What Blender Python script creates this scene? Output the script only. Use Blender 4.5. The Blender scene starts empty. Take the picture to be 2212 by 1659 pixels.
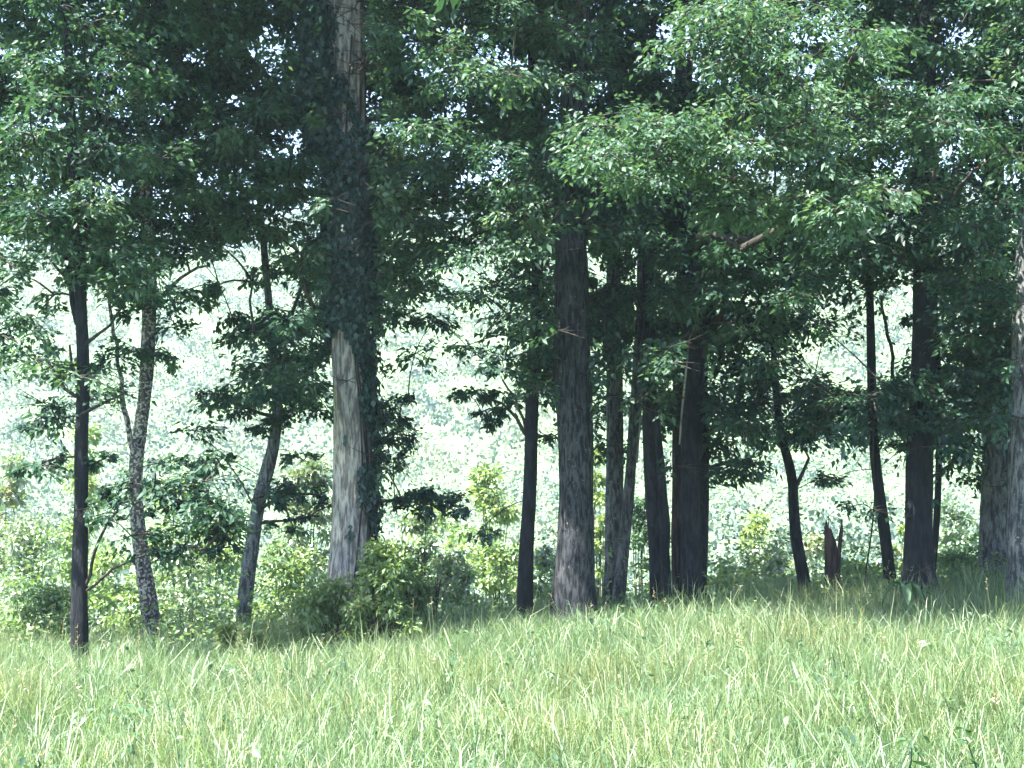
import bpy, math
import numpy as np
C = bpy.context.scene
rng = np.random.default_rng(11)
R = math.radians
# ------------------------------------------------------------------ camera, sky, sun, exposure
CZ, PITCH, F = 1.65, R(4.0), 3212.0            # eye height, upward tilt, focal length in 2212-wide units
cam_d = bpy.data.cameras.new('camera'); cam = bpy.data.objects.new('camera', cam_d); C.collection.objects.link(cam)
cam.location = (0, 0, CZ); cam.rotation_euler = (R(90) + PITCH, 0, 0)
cam_d.sensor_width = 36; cam_d.lens = F / 2212 * 36; cam_d.clip_end = 5000
C.camera = cam
SUN_EL, SUN_AZ = R(61), R(236)                  # azimuth clockwise from +Y: from the left and a little behind the camera
sd = np.array([math.sin(SUN_AZ) * math.cos(SUN_EL), math.cos(SUN_AZ) * math.cos(SUN_EL), math.sin(SUN_EL)])
w = bpy.data.worlds.new('World'); C.world = w; w.use_nodes = True
nt = w.node_tree; bg = nt.nodes['Background']
sky = nt.nodes.new('ShaderNodeTexSky'); sky.sky_type = 'NISHITA'; sky.sun_disc = False
sky.sun_elevation = SUN_EL; sky.sun_rotation = SUN_AZ; sky.air_density = 1.0; sky.dust_density = 1.2; sky.ozone_density = 1.5
nt.links.new(sky.outputs[0], bg.inputs[0]); bg.inputs[1].default_value = 0.088
sl = bpy.data.lights.new('sun', 'SUN'); sl.energy = 5.0; sl.angle = R(0.5); sl.color = (1.0, 0.955, 0.83)
so = bpy.data.objects.new('sun', sl); C.collection.objects.link(so)
from mathutils import Vector, noise
so.rotation_euler = Vector(sd).to_track_quat('Z', 'Y').to_euler()
vs = C.view_settings; vs.view_transform = 'Standard'; vs.look = 'None'; vs.gamma = 1.0; vs.use_curve_mapping = False
vs.exposure = 3.0
cy = C.cycles
cy.use_denoising = True; cy.max_bounces = 7; cy.diffuse_bounces = 4; cy.glossy_bounces = 2; cy.transmission_bounces = 4
cy.volume_bounces = 1; cy.transparent_max_bounces = 8; cy.caustics_reflective = False; cy.caustics_refractive = False
cy.sample_clamp_indirect = 6

def W(px, py, d):
    """point at forward distance d along the sight line through (px, py)"""
    x = (px - 1106) / F; v = -(py - 829.5) / F
    t = d / (math.cos(PITCH) - v * math.sin(PITCH))
    return np.array([x * t, d + 0 * x, CZ + t * (math.sin(PITCH) + v * math.cos(PITCH))]) if np.isscalar(px) else \
        np.stack([x * t, d + 0 * x, CZ + t * (math.sin(PITCH) + v * math.cos(PITCH))], -1)
def proj(P):
    f = P[:, 1] * math.cos(PITCH) + (P[:, 2] - CZ) * math.sin(PITCH)
    u = -P[:, 1] * math.sin(PITCH) + (P[:, 2] - CZ) * math.cos(PITCH)
    return 1106 + F * P[:, 0] / f, 829.5 - F * u / f

def sstep(a, b, x):
    t = np.clip((x - a) / (b - a), 0, 1); return t * t * (3 - 2 * t)
def ground_z(x, y):
    x = np.asarray(x, float); y = np.asarray(y, float)
    xc = 30 * np.tanh(x / 30)
    z = -0.024 * np.minimum(y, 23) + np.where(xc > 0, .082, .056) * xc * np.clip(y / 20, 0, 1)
    z = z + 0.05 * np.sin(x * 0.9 + y * 0.4) * np.clip(y / 8, 0, 1) + 0.04 * np.sin(y * 0.8 - x * 0.5 + 1.3) * np.clip(y / 8, 0, 1)
    q = np.maximum(y - 23, 0)
    z = z - 13.0 * (1 - np.exp(-(q / 34.0) ** 1.5))
    z = z + 98 * sstep(110, 500, y + 14 * np.sin(x * 0.015 + 0.6)) + 4.0 * np.sin(x * 0.021 + 1) * sstep(150, 300, y)
    return z

# ------------------------------------------------------------------ helpers
def mesh_np(name, V, Fc, mat, parent=None, attrs=None, smooth=False):
    """V (n,3); Fc (m,k) one face size"""
    V = np.ascontiguousarray(V, np.float32); Fc = np.ascontiguousarray(Fc, np.int32)
    me = bpy.data.meshes.new(name)
    me.vertices.add(len(V)); me.vertices.foreach_set('co', V.ravel())
    k = Fc.shape[1]; m = len(Fc)
    me.loops.add(m * k); me.loops.foreach_set('vertex_index', Fc.ravel())
    me.polygons.add(m); me.polygons.foreach_set('loop_start', np.arange(0, m * k, k, dtype=np.int32))
    try: me.polygons.foreach_set('loop_total', np.full(m, k, np.int32))
    except Exception: pass
    if smooth: me.polygons.foreach_set('use_smooth', np.ones(m, bool))
    for an, av in (attrs or {}).items():
        at = me.attributes.new(an, 'FLOAT', 'POINT'); at.data.foreach_set('value', np.ascontiguousarray(av, np.float32))
    me.update(calc_edges=True)
    me.materials.append(mat)
    o = bpy.data.objects.new(name, me); C.collection.objects.link(o)
    if parent is not None:
        o.parent = parent; me.transform(__import__('mathutils').Matrix.Translation(-Vector(parent.location)))
    return o
def tag(o, label=None, cat=None, group=None, kind=None):
    if label: o['label'] = label
    if cat: o['category'] = cat
    if group: o['group'] = group
    if kind: o['kind'] = kind
    return o
def thing(name, loc, label, cat, group=None):
    o = bpy.data.objects.new(name, None); C.collection.objects.link(o); o.location = [float(v) for v in loc]; o.empty_display_size = .3
    return tag(o, label, cat, group)
def norm(a): return a / np.maximum(np.linalg.norm(a, axis=-1, keepdims=True), 1e-9)

class Geo:
    """collects triangles"""
    def __init__(s): s.V = []; s.T = []; s.A = []; s.n = 0
    def add(s, V, T, a=0.5):
        V = np.asarray(V).reshape(-1, 3); s.V.append(V); s.T.append(np.asarray(T) + s.n)
        s.A.append(np.broadcast_to(np.asarray(a, float), (len(V),)).copy()); s.n += len(V)
    def build(s, name, mat, parent=None, smooth=False):
        if not s.V: return None
        return mesh_np(name, np.concatenate(s.V), np.concatenate(s.T), mat, parent, {'tint': np.concatenate(s.A)}, smooth)

def leaf_geo(g, P, D, N, L, Wd, tint, fold=.18, droop=.22, simple=False):
    """one folded pointed leaf per row: P base, D direction, N normal"""
    n = len(P)
    D = norm(D); S = norm(np.cross(D, N)); N = np.cross(S, D)
    L = np.broadcast_to(L, (n,))[:, None]; Wd = np.broadcast_to(Wd, (n,))[:, None]
    up = np.array([0, 0, 1.0])
    if simple:
        V = np.stack([P, P + D * L * .45 - S * Wd * .5, P + D * L - np.array([0, 0, 1.0]) * L * droop, P + D * L * .45 + S * Wd * .5], 1)
        T = np.array([[0, 2, 1], [0, 3, 2]])[None] + (np.arange(n) * 4)[:, None, None]
        g.add(V.reshape(-1, 3), T.reshape(-1, 3), np.repeat(np.broadcast_to(tint, (n,)), 4)); return
    mid = P + D * L * .45 - N * Wd * fold
    V = np.stack([P, P + D * L * .42 - S * Wd * .5, P + D * L * .42 + S * Wd * .5, P + D * L - up * L * droop, mid], 1)
    T = np.array([[0, 2, 4], [0, 4, 1], [4, 2, 3], [4, 3, 1]])[None] + (np.arange(n) * 5)[:, None, None]
    g.add(V.reshape(-1, 3), T.reshape(-1, 3), np.repeat(np.broadcast_to(tint, (n,)), 5))

def tube_rings(path, rad, sides, rough=0.0, ridges=0, flare=0.0, seed=0, cap=True):
    """tapered tube with bark ridges; returns V, quads->tris"""
    path = np.asarray(path, float); rad = np.asarray(rad, float); n = len(path)
    tg = np.gradient(path, axis=0); tg = norm(tg)
    ref = np.array([0, 1.0, 0]) if abs(tg[0][1]) < .8 else np.array([1.0, 0, 0])
    u = norm(np.cross(tg, ref)); v = np.cross(tg, u)
    a = np.linspace(0, 2 * np.pi, sides, endpoint=False)
    rr = rad[:, None] * np.ones(sides)[None]
    if ridges:
        rs = np.random.default_rng(seed)
        ph = rs.random(8) * 6.28
        zz = np.arange(n)[:, None] / max(n - 1, 1)
        Lz = np.cumsum(np.r_[0, np.linalg.norm(np.diff(path, axis=0), axis=1)])[:, None]
        d = np.zeros_like(rr)
        for j, (k, am) in enumerate(((ridges, 1.0), (int(ridges * .6) + 1, .7), (3, .9), (2, .9))):
            d += am * np.sin(a[None] * k + ph[j] + 1.6 * np.sin(Lz * (1.1 + .5 * j) + ph[j + 4]))
        d += rs.normal(0, .55, rr.shape)
        rr = rr * (1 + rough * d)
    if flare:
        z0 = path[:, 2] - path[:, 2].min()
        fl = np.exp(-z0 / (.35))[:, None] * flare
        rr = rr * (1 + fl * (1 + .55 * np.cos(a[None] * 4 + seed)))
    V = path[:, None] + rr[..., None] * (np.cos(a)[None, :, None] * u[:, None] + np.sin(a)[None, :, None] * v[:, None])
    i = np.arange(n - 1)[:, None] * sides; j = np.arange(sides)[None]; k = (j + 1) % sides
    A, B, Cc, Dd = i + j, i + k, i + sides + k, i + sides + j
    T = np.concatenate([np.stack([A, B, Cc], -1).reshape(-1, 3), np.stack([A, Cc, Dd], -1).reshape(-1, 3)])
    V = V.reshape(-1, 3)
    if cap:
        V = np.vstack([V, path[-1]]); c = len(V) - 1; b = (n - 1) * sides
        T = np.vstack([T, np.stack([b + np.arange(sides), b + (np.arange(sides) + 1) % sides, np.full(sides, c)], -1)])
    return V, T
def spline(P, step):
    """Catmull-Rom through rows of P (any columns), resampled about every `step` of xyz length"""
    P = np.asarray(P, float); Q = np.vstack([2 * P[0] - P[1], P, 2 * P[-1] - P[-2]]); out = []
    for i in range(1, len(Q) - 2):
        p0, p1, p2, p3 = Q[i - 1:i + 3]; m = max(1, int(np.linalg.norm((p2 - p1)[:3]) / step))
        for t in np.arange(m) / m:
            out.append(.5 * ((2 * p1) + (-p0 + p2) * t + (2 * p0 - 5 * p1 + 4 * p2 - p3) * t * t + (-p0 + 3 * p1 - 3 * p2 + p3) * t ** 3))
    out.append(P[-1]); return np.array(out)

# ------------------------------------------------------------------ materials
def mat_new(name):
    m = bpy.data.materials.new(name); m.use_nodes = True; t = m.node_tree; t.nodes.clear()
    return m, t, t.nodes.new, t.links.new
def ramp(t, fac, stops):
    r = t.nodes.new('ShaderNodeValToRGB'); e = r.color_ramp.elements
    while len(e) < len(stops): e.new(.5)
    for k, (p, c) in enumerate(stops): e[k].position = p; e[k].color = (*c, 1)
    t.links.new(fac, r.inputs[0]); return r.outputs[0]
def leaf_mat(name, stops, trans=.38, gloss=.10, rough=.42, tmul=(1.5, 1.5, .7)):
    m, t, N, Lk = mat_new(name)
    at = N('ShaderNodeAttribute'); at.attribute_name = 'tint'
    col = ramp(t, at.outputs['Fac'], stops)
    d = N('ShaderNodeBsdfDiffuse'); Lk(col, d.inputs[0])
    mu = N('ShaderNodeMixRGB'); mu.blend_type = 'MULTIPLY'; mu.inputs[0].default_value = 1; Lk(col, mu.inputs[1]); mu.inputs[2].default_value = (*tmul, 1)
    tr = N('ShaderNodeBsdfTranslucent'); Lk(mu.outputs[0], tr.inputs[0])
    gl = N('ShaderNodeBsdfGlossy'); gl.inputs['Roughness'].default_value = rough; gl.inputs[0].default_value = (1, 1, 1, 1)
    m1 = N('ShaderNodeMixShader'); m1.inputs[0].default_value = trans; Lk(d.outputs[0], m1.inputs[1]); Lk(tr.outputs[0], m1.inputs[2])
    m2 = N('ShaderNodeMixShader'); m2.inputs[0].default_value = gloss; Lk(m1.outputs[0], m2.inputs[1]); Lk(gl.outputs[0], m2.inputs[2])
    o = N('ShaderNodeOutputMaterial'); Lk(m2.outputs[0], o.inputs[0]); return m
def bark_mat(name, dark, light, patch=None, scale=14, patch_amt=.5, sx=1.0, sz=.18):
    m, t, N, Lk = mat_new(name)
    tc = N('ShaderNodeTexCoord'); mp = N('ShaderNodeMapping'); mp.inputs['Scale'].default_value = (sx, sx, sz); Lk(tc.outputs['Object'], mp.inputs[0])
    n1 = N('ShaderNodeTexNoise'); n1.inputs['Scale'].default_value = scale; n1.inputs['Detail'].default_value = 6; n1.inputs['Roughness'].default_value = .65; Lk(mp.outputs[0], n1.inputs[0])
    col = ramp(t, n1.outputs['Fac'], [(.43, dark), (.58, light)])
    if patch:
        n2 = N('ShaderNodeTexNoise'); n2.inputs['Scale'].default_value = 22; n2.inputs['Detail'].default_value = 5; Lk(tc.outputs['Object'], n2.inputs[0])
        f = ramp(t, n2.outputs['Fac'], [(.66 - .2 * patch_amt, (0, 0, 0)), (.72 - .2 * patch_amt, (1, 1, 1))])
        mx = N('ShaderNodeMixRGB'); Lk(f, mx.inputs[0]); Lk(col, mx.inputs[1]); mx.inputs[2].default_value = (*patch, 1); col = mx.outputs[0]
    n3 = N('ShaderNodeTexNoise'); n3.inputs['Scale'].default_value = 2.2; n3.inputs['Detail'].default_value = 3; Lk(tc.outputs['Object'], n3.inputs[0])
    big = ramp(t, n3.outputs['Fac'], [(.35, (.62, .64, .70)), (.65, (1.25, 1.2, 1.12))]); mb = N('ShaderNodeMixRGB'); mb.blend_type = 'MULTIPLY'; mb.inputs[0].default_value = 1; Lk(col, mb.inputs[1]); Lk(big, mb.inputs[2]); col = mb.outputs[0]
    b = N('ShaderNodeBump'); b.inputs['Strength'].default_value = 1; b.inputs['Distance'].default_value = .05; Lk(n1.outputs['Fac'], b.inputs['Height'])
    p = N('ShaderNodeBsdfPrincipled'); Lk(col, p.inputs['Base Color']); p.inputs['Roughness'].default_value = .9; Lk(b.outputs[0], p.inputs['Normal'])
    p.inputs['Specular IOR Level'].default_value = .2
    o = N('ShaderNodeOutputMaterial'); Lk(p.outputs[0], o.inputs[0]); return m

M = {}
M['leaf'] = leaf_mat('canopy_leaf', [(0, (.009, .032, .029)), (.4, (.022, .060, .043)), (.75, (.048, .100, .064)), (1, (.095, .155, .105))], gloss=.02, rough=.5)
M['leaf_bright'] = leaf_mat('young_leaf', [(0, (.05, .11, .045)), (.5, (.11, .18, .07)), (1, (.20, .25, .09))], gloss=.04, rough=.5)
M['leaf_dusty'] = leaf_mat('scrub_leaf', [(0, (.06, .11, .075)), (.5, (.11, .165, .10)), (.93, (.18, .22, .12)), (1, (.20, .14, .07))])
M['leaf_far'] = leaf_mat('hill_leaf', [(0, (.035, .07, .07)), (.5, (.075, .115, .10)), (1, (.16, .19, .125))], trans=.25, gloss=.03, rough=.6, tmul=(1.15, 1.2, .95))
M['ivy'] = leaf_mat('ivy_leaf', [(0, (.012, .036, .040)), (.6, (.026, .062, .055)), (1, (.055, .10, .075))], trans=.2, gloss=.03, rough=.5)
M['grass'] = leaf_mat('grass_blade', [(0, (.046, .100, .052)), (.3, (.086, .148, .070)), (.7, (.138, .190, .086)), (.9, (.20, .225, .098)), (1, (.29, .25, .16))], trans=.42, gloss=.04, rough=.5, tmul=(1.25, 1.3, .8))
M['dry'] = leaf_mat('dry_blade', [(0, (.35, .20, .12)), (1, (.55, .38, .26))], trans=.3, gloss=.05, tmul=(1, 1, 1))
M['weed'] = leaf_mat('weed_leaf', [(0, (.02, .06, .04)), (1, (.07, .13, .06))], trans=.25, gloss=.01, rough=.6)
M['broad'] = leaf_mat('broad_leaf', [(0, (.04, .085, .045)), (1, (.08, .13, .07))], trans=.3, gloss=.01, rough=.6)
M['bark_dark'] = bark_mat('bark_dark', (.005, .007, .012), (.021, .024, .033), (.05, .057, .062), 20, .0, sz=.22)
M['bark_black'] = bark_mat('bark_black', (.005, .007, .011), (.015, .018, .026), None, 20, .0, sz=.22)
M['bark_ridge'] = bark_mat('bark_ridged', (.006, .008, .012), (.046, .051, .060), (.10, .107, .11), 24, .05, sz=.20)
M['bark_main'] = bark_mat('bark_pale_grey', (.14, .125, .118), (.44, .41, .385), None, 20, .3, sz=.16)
M['bark_mottled'] = bark_mat('bark_mottled', (.030, .028, .032), (.09, .08, .08), (.30, .29, .28), 18, .8, sz=.5)
M['bark_grey'] = bark_mat('bark_grey', (.034, .037, .043), (.14, .15, .16), (.20, .21, .21), 20, .15, sz=.25)
M['bark_brown'] = bark_mat('dead_wood', (.012, .010, .012), (.052, .034, .034), None, 20, .3, sz=.12)
M['twig'] = bark_mat('twig', (.025, .022, .022), (.06, .052, .048), None, 9)
M['vine'] = bark_mat('vine_bark', (.12, .12, .11), (.30, .30, .27), None, 9)

# ------------------------------------------------------------------ ground sheet
def make_ground():
    ys = np.r_[np.linspace(-400, -20, 12), np.linspace(-15, 45, 121), np.linspace(47, 520, 130), np.linspace(535, 900, 12)]
    xs = np.r_[np.linspace(-600, -130, 12), np.linspace(-125, -22, 40), np.linspace(-20, 20, 81), np.linspace(22, 125, 40), np.linspace(130, 600, 12)]
    X, Y = np.meshgrid(xs, ys); Z = ground_z(X, Y); V = np.stack([X, Y, Z], -1).reshape(-1, 3)
    nx, ny = len(xs), len(ys); i = np.arange(ny - 1)[:, None] * nx; j = np.arange(nx - 1)[None]
    Q = np.stack([i + j, i + j + 1, i + nx + j + 1, i + nx + j], -1).reshape(-1, 4)
    m, t, N, Lk = mat_new('meadow_soil')
    tc = N('ShaderNodeTexCoord'); n1 = N('ShaderNodeTexNoise'); n1.inputs['Scale'].default_value = 1.7; n1.inputs['Detail'].default_value = 8; Lk(tc.outputs['Object'], n1.inputs[0])
    col = ramp(t, n1.outputs['Fac'], [(.3, (.055, .10, .045)), (.6, (.10, .16, .07)), (.8, (.17, .16, .09))])
    b = N('ShaderNodeBump'); b.inputs['Distance'].default_value = .08; Lk(n1.outputs['Fac'], b.inputs['Height'])
    p = N('ShaderNodeBsdfPrincipled'); Lk(col, p.inputs['Base Color']); p.inputs['Roughness'].default_value = 1; Lk(b.outputs[0], p.inputs['Normal'])
    o = N('ShaderNodeOutputMaterial'); Lk(p.outputs[0], o.inputs[0])
    tag(mesh_np('ground', V, Q, m, smooth=True), kind='structure')
make_ground()

# ------------------------------------------------------------------ where foliage hangs: 0-9 per 55-unit cell
MASK = """
9999999999999999999999999999999899999999
9999999999689999999999999999999879999999
9999999999589999999999999999999789999999
9998999999999999988999999999999999999999
9757799999999999988999999999999999999999
9879999999999999999999999999999999999999
9999999999999999999999999999999999999999
9999999999999999999999999999999999999999
9999999999999999988999999999999999999999
7899999999999998888889999999999999999999
3579998133689999787899999999999996599999
6345576622467899777789999999999964479999
8545334398999877544578999999999853359999
7656435378998741335689899999999833479999
3345334567898731113578898999999865789999
0145502469998682235677758899999889999999
0542000267610056201236835788999999987788
0231001365200056000014423457889869867679
0212586531024431000001113456764037323555
0003798775466421884300000001430005203335
0002443687543210122200000000440002101122
0000135750000000000000000000000001000000
0000012330000000000000000000000000000000
0000000000000000000000000000000000000000
""".split()
MK = np.array([[int(c) for c in r[:40].ljust(40, '0')] for r in MASK], float)
def mask(px, py):
    gx = np.clip(px / 55.3 - .5, 0, 38.999); gy = np.clip(py / 55.3 - .5, 0, 22.999)
    i = gx.astype(int); j = gy.astype(int); fx = gx - i; fy = gy - j
    return (MK[j, i] * (1 - fx) + MK[j, i + 1] * fx) * (1 - fy) + (MK[j + 1, i] * (1 - fx) + MK[j + 1, i + 1] * fx) * fy
TAUMAP = [0, .15, .32, .52, .78, 1.1, 1.5, 2.1, 3.4, 6.5]
def tau(px, py): return np.interp(mask(px, py), range(10), TAUMAP)

# ------------------------------------------------------------------ trees: path = (x, y, width) from the foot up, in sight-line units
# name, depth, path, bark, ridges, reach (crown half width, units), height m, clear_y, tint shift, label
TREES = [
 dict(n='slim_tree', D=18.0, p=[(172,1415,37),(170,1300,35),(172,1100,31),(172,950,27),(177,820,27),(176,700,26),(172,560,25),(166,400,24),(160,300,22),(156,200,20),(150,60,18),(146,-120,14)], b='bark_black', rid=5, reach=170, H=12.0, clear=640, t=.12, mz=2.4,
      label='slim straight black trunk standing furthest left, foot in the tall grass'),
 dict(n='margin_tree', D=21.0, p=[(-150,1420,60),(-150,1000,50),(-148,600,44),(-146,200,38),(-146,-150,30)], b='bark_dark', rid=7, reach=260, H=14.0, clear=2000, t=.05, mz=3.0,
      label='tree whose boughs reach in from beyond the left edge'),
 dict(n='mottled_tree', D=22.5, p=[(330,1390,40),(322,1300,37),(305,1180,34),(296,1080,30),(298,990,30),(310,880,28),(318,760,30),(320,640,31),(318,520,30),(310,360,26),(300,200,22),(296,0,18),(290,-160,14)], b='bark_mottled', rid=5, reach=170, H=13.0, clear=860, t=.05, mz=3.4,
      label='curving trunk mottled with pale lichen, with a thin side stem'),
 dict(n='leaning_tree', D=23.0, p=[(524,1375,34),(532,1270,32),(546,1170,29),(560,1080,30),(580,1000,30),(592,940,25),(596,860,21),(590,780,20),(582,680,17),(572,560,15),(560,400,12),(552,250,9)], b='bark_grey', rid=4, reach=150, H=9.0, clear=955, t=0, mz=2.6,
      label='slender grey trunk leaning to the right with dark leafy tiers'),
 dict(n='ivy_clad_tree', D=22.0, p=[(748,1340,104),(752,1250,92),(758,1150,84),(760,1050,84),(760,950,82),(759,850,78),(756,750,76),(760,600,80),(758,450,80),(752,300,78),(748,150,80),(745,0,82),(744,-200,70),(742,-420,54)], b='bark_main', rid=15, reach=330, H=17.0, clear=-400, t=0, mz=5.2,
      label='thick pale grey trunk wrapped in ivy, tallest and lightest of the trees'),
 dict(n='narrow_tree', D=21.0, p=[(1135,1290,35),(1138,1180,31),(1144,1050,29),(1148,900,28),(1152,800,27),(1158,680,25),(1160,560,24),(1156,380,20),(1150,200,17),(1146,0,14)], b='bark_black', rid=5, reach=190, H=11.0, clear=850, t=0, mz=3.4,
      label='narrow dark trunk just left of the thick dark furrowed one'),
 dict(n='furrowed_tree', D=20.5, p=[(1240,1320,92),(1241,1240,84),(1243,1140,75),(1245,1000,73),(1242,900,76),(1239,840,80),(1236,760,76),(1235,620,74),(1232,500,70),(1236,380,66),(1240,240,62),(1246,80,58),(1250,-150,48),(1250,-400,36)], b='bark_ridge', rid=17, reach=330, H=17.0, clear=500, t=-.05, mz=4.6,
      label='thick dark furrowed trunk in the middle, bulging halfway up'),
 dict(n='straight_tree', D=23.5, p=[(1322,1310,42),(1326,1200,40),(1328,1050,38),(1329,930,37),(1328,820,36),(1326,650,33),(1324,450,28),(1322,200,23),(1322,0,18)], b='bark_grey', rid=6, reach=200, H=13.0, clear=840, t=-.05, mz=4.2,
      label='straight grey-brown trunk right of the furrowed one, sharing its foot with a leaning stem'),
 dict(n='slanting_tree', D=23.2, p=[(1336,1300,28),(1348,1180,26),(1360,1050,24),(1368,940,23),(1376,820,24),(1384,700,26),(1387,580,25),(1390,460,23),(1392,300,20),(1392,120,16),(1392,-100,12)], b='bark_grey', rid=4, reach=160, H=12.0, clear=560, t=0, mz=4.6,
      label='thin paler trunk slanting up to the right from a shared foot'),
 dict(n='twin_stem_tree', D=22.0, p=[(1424,1300,42),(1420,1200,38),(1412,1080,38),(1406,960,36),(1402,860,32),(1400,760,30),(1400,620,26),(1404,440,22),(1410,250,18),(1412,50,14)], b='bark_dark', rid=6, reach=180, H=12.0, clear=860, t=-.08, mz=4.2,
      label='blackish leaning trunk with a second stem wound against it'),
 dict(n='brown_tree', D=24.0, p=[(1470,1300,34),(1466,1200,32),(1466,1050,31),(1468,900,30),(1470,780,28),(1474,600,24),(1480,400,20),(1484,200,16)], b='bark_brown', rid=5, reach=150, H=11.0, clear=830, t=-.05, mz=4.0,
      label='reddish brown trunk tucked behind the left of the forked one'),
 dict(n='forked_tree', D=21.8, p=[(1493,1310,54),(1492,1220,46),(1492,1100,42),(1494,980,42),(1498,860,46),(1502,760,50),(1500,680,46),(1492,580,38),(1480,440,34),(1472,250,28),(1468,50,24),(1466,-200,18)], b='bark_dark', rid=9, reach=260, H=15.0, clear=720, t=-.05, mz=4.6,
      label='dark trunk that forks, right limb leaving below the leaves'),
 dict(n='hidden_tree', D=22.6, p=[(1514,1290,24),(1520,1150,22),(1522,1000,20),(1522,900,18),(1520,800,16),(1540,600,14),(1562,430,22),(1562,300,14),(1566,150,11)], b='bark_dark', rid=4, reach=150, H=10.0, clear=1000, t=0, mz=4.0,
      label='very thin dark trunk pressed against the right of the forked one'),
 dict(n='crooked_tree', D=23.0, p=[(1742,1310,30),(1734,1240,27),(1722,1180,25),(1714,1110,23),(1711,1050,22),(1702,1000,21),(1690,960,19),(1680,900,17),(1672,800,14),(1668,680,12),(1668,520,9)], b='bark_dark', rid=4, reach=150, H=7.5, clear=1010, t=-.02, mz=2.6,
      label='small crooked S-shaped trunk left of the broken stump'),
 dict(n='slender_tree', D=21.0, p=[(1926,1290,29),(1916,1200,25),(1906,1120,25),(1896,1040,24),(1889,960,22),(1886,860,20),(1885,740,19),(1882,600,17),(1882,420,15),(1880,200,13),(1878,0,12),(1876,-160,9)], b='bark_black', rid=4, reach=150, H=12.0, clear=590, t=-.02, mz=3.4,
      label='slender dark trunk leaning left between the stump and thick black trunk'),
 dict(n='black_tree', D=20.0, p=[(1988,1290,84),(1986,1250,68),(1985,1180,60),(1988,1060,57),(1992,940,55),(1996,820,54),(1998,680,52),(1996,540,50),(1994,380,47),(1996,200,44),(2000,0,40),(2002,-250,32)], b='bark_black', rid=10, reach=280, H=15.0, clear=930, t=-.1, mz=3.8,
      label='thick black trunk with a flared root at the right'),
 dict(n='offshoot_tree', D=20.9, p=[(2012,1240,20),(2020,1180,15),(2026,1080,14),(2027,960,13),(2026,860,12),(2020,740,11),(2014,600,9)], b='bark_black', rid=3, reach=110, H=6.5, clear=1060, t=0, mz=3.2,
      label='thin stem rising from beside the flared root of the black trunk'),
 dict(n='grey_tree', D=21.5, p=[(2148,1290,72),(2148,1220,66),(2149,1100,63),(2150,960,58),(2150,820,54),(2150,640,50),(2150,420,46),(2152,200,40),(2152,-60,34)], b='bark_grey', rid=10, reach=240, H=15.0, clear=960, t=-.08, mz=3.6,
      label='thick grey trunk second from the right edge, weeds at its foot'),
 dict(n='edge_tree', D=18.8, p=[(2226,1300,96),(2222,1200,88),(2222,1050,82),(2224,900,76),(2228,740,70),(2232,560,64),(2236,400,60),(2238,200,54),(2240,-50,46)], b='bark_grey', rid=12, reach=200, H=14.0, clear=380, t=0, mz=4.2,
      label='pale grey trunk cut by the right edge of the view'),
]
bark_geo_leaf = {}
for k, t in enumerate(TREES):
    D = t['D']; p = t['p']
    P = np.array([[*W(x, y, D), wd / F * D / 2] for x, y, wd in p])
    gz = ground_z(P[0, 0], P[0, 1])
    if P[0, 2] > gz - .1: P = np.vstack([[P[0, 0], P[0, 1], gz - .15, P[0, 3] * 1.05], P])
    t['vis_top'] = P[-1, 2]
    if P[-1, 2] < t['H']:
        dirn = norm((P[-1, :3] - P[-3, :3])[None])[0]; q = P[-1].copy(); rest = t['H'] - q[2]
        P = np.vstack([P, [*(q[:3] + dirn * rest / max(dirn[2], .6) * .5 + [.1, .1, 0]), q[3] * .6], [*(q[:3] + dirn * rest / max(dirn[2], .6)), .015]])
    sp = spline(P, .11 if t['rid'] > 8 else .16)
    # gentle depth wander so that trunks are not all in one plane
    hz = sp[:, 2] - gz
    sp[:, 1] += .10 * np.sin(hz * .7 + k * 1.7) * np.clip(hz / 3, 0, 1)
    t['sp'] = sp; t['gz'] = float(gz)
    t['obj'] = thing(t['n'], (sp[0, 0], sp[0, 1], float(gz)), t['label'], 'tree', 'trees of the grove')
    sides = 44 if t['rid'] > 12 else 26 if t['rid'] > 8 else 14
    V, T = tube_rings(sp[:, :3], np.maximum(sp[:, 3], .01), sides, rough=.022 if t['rid'] > 8 else .03, ridges=t['rid'], flare=.36 if t['rid'] > 8 else .12, seed=k)
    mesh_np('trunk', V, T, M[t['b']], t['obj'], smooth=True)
    t['clump'] = []; t['G'] = Geo(); t['twigs'] = Geo()

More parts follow.
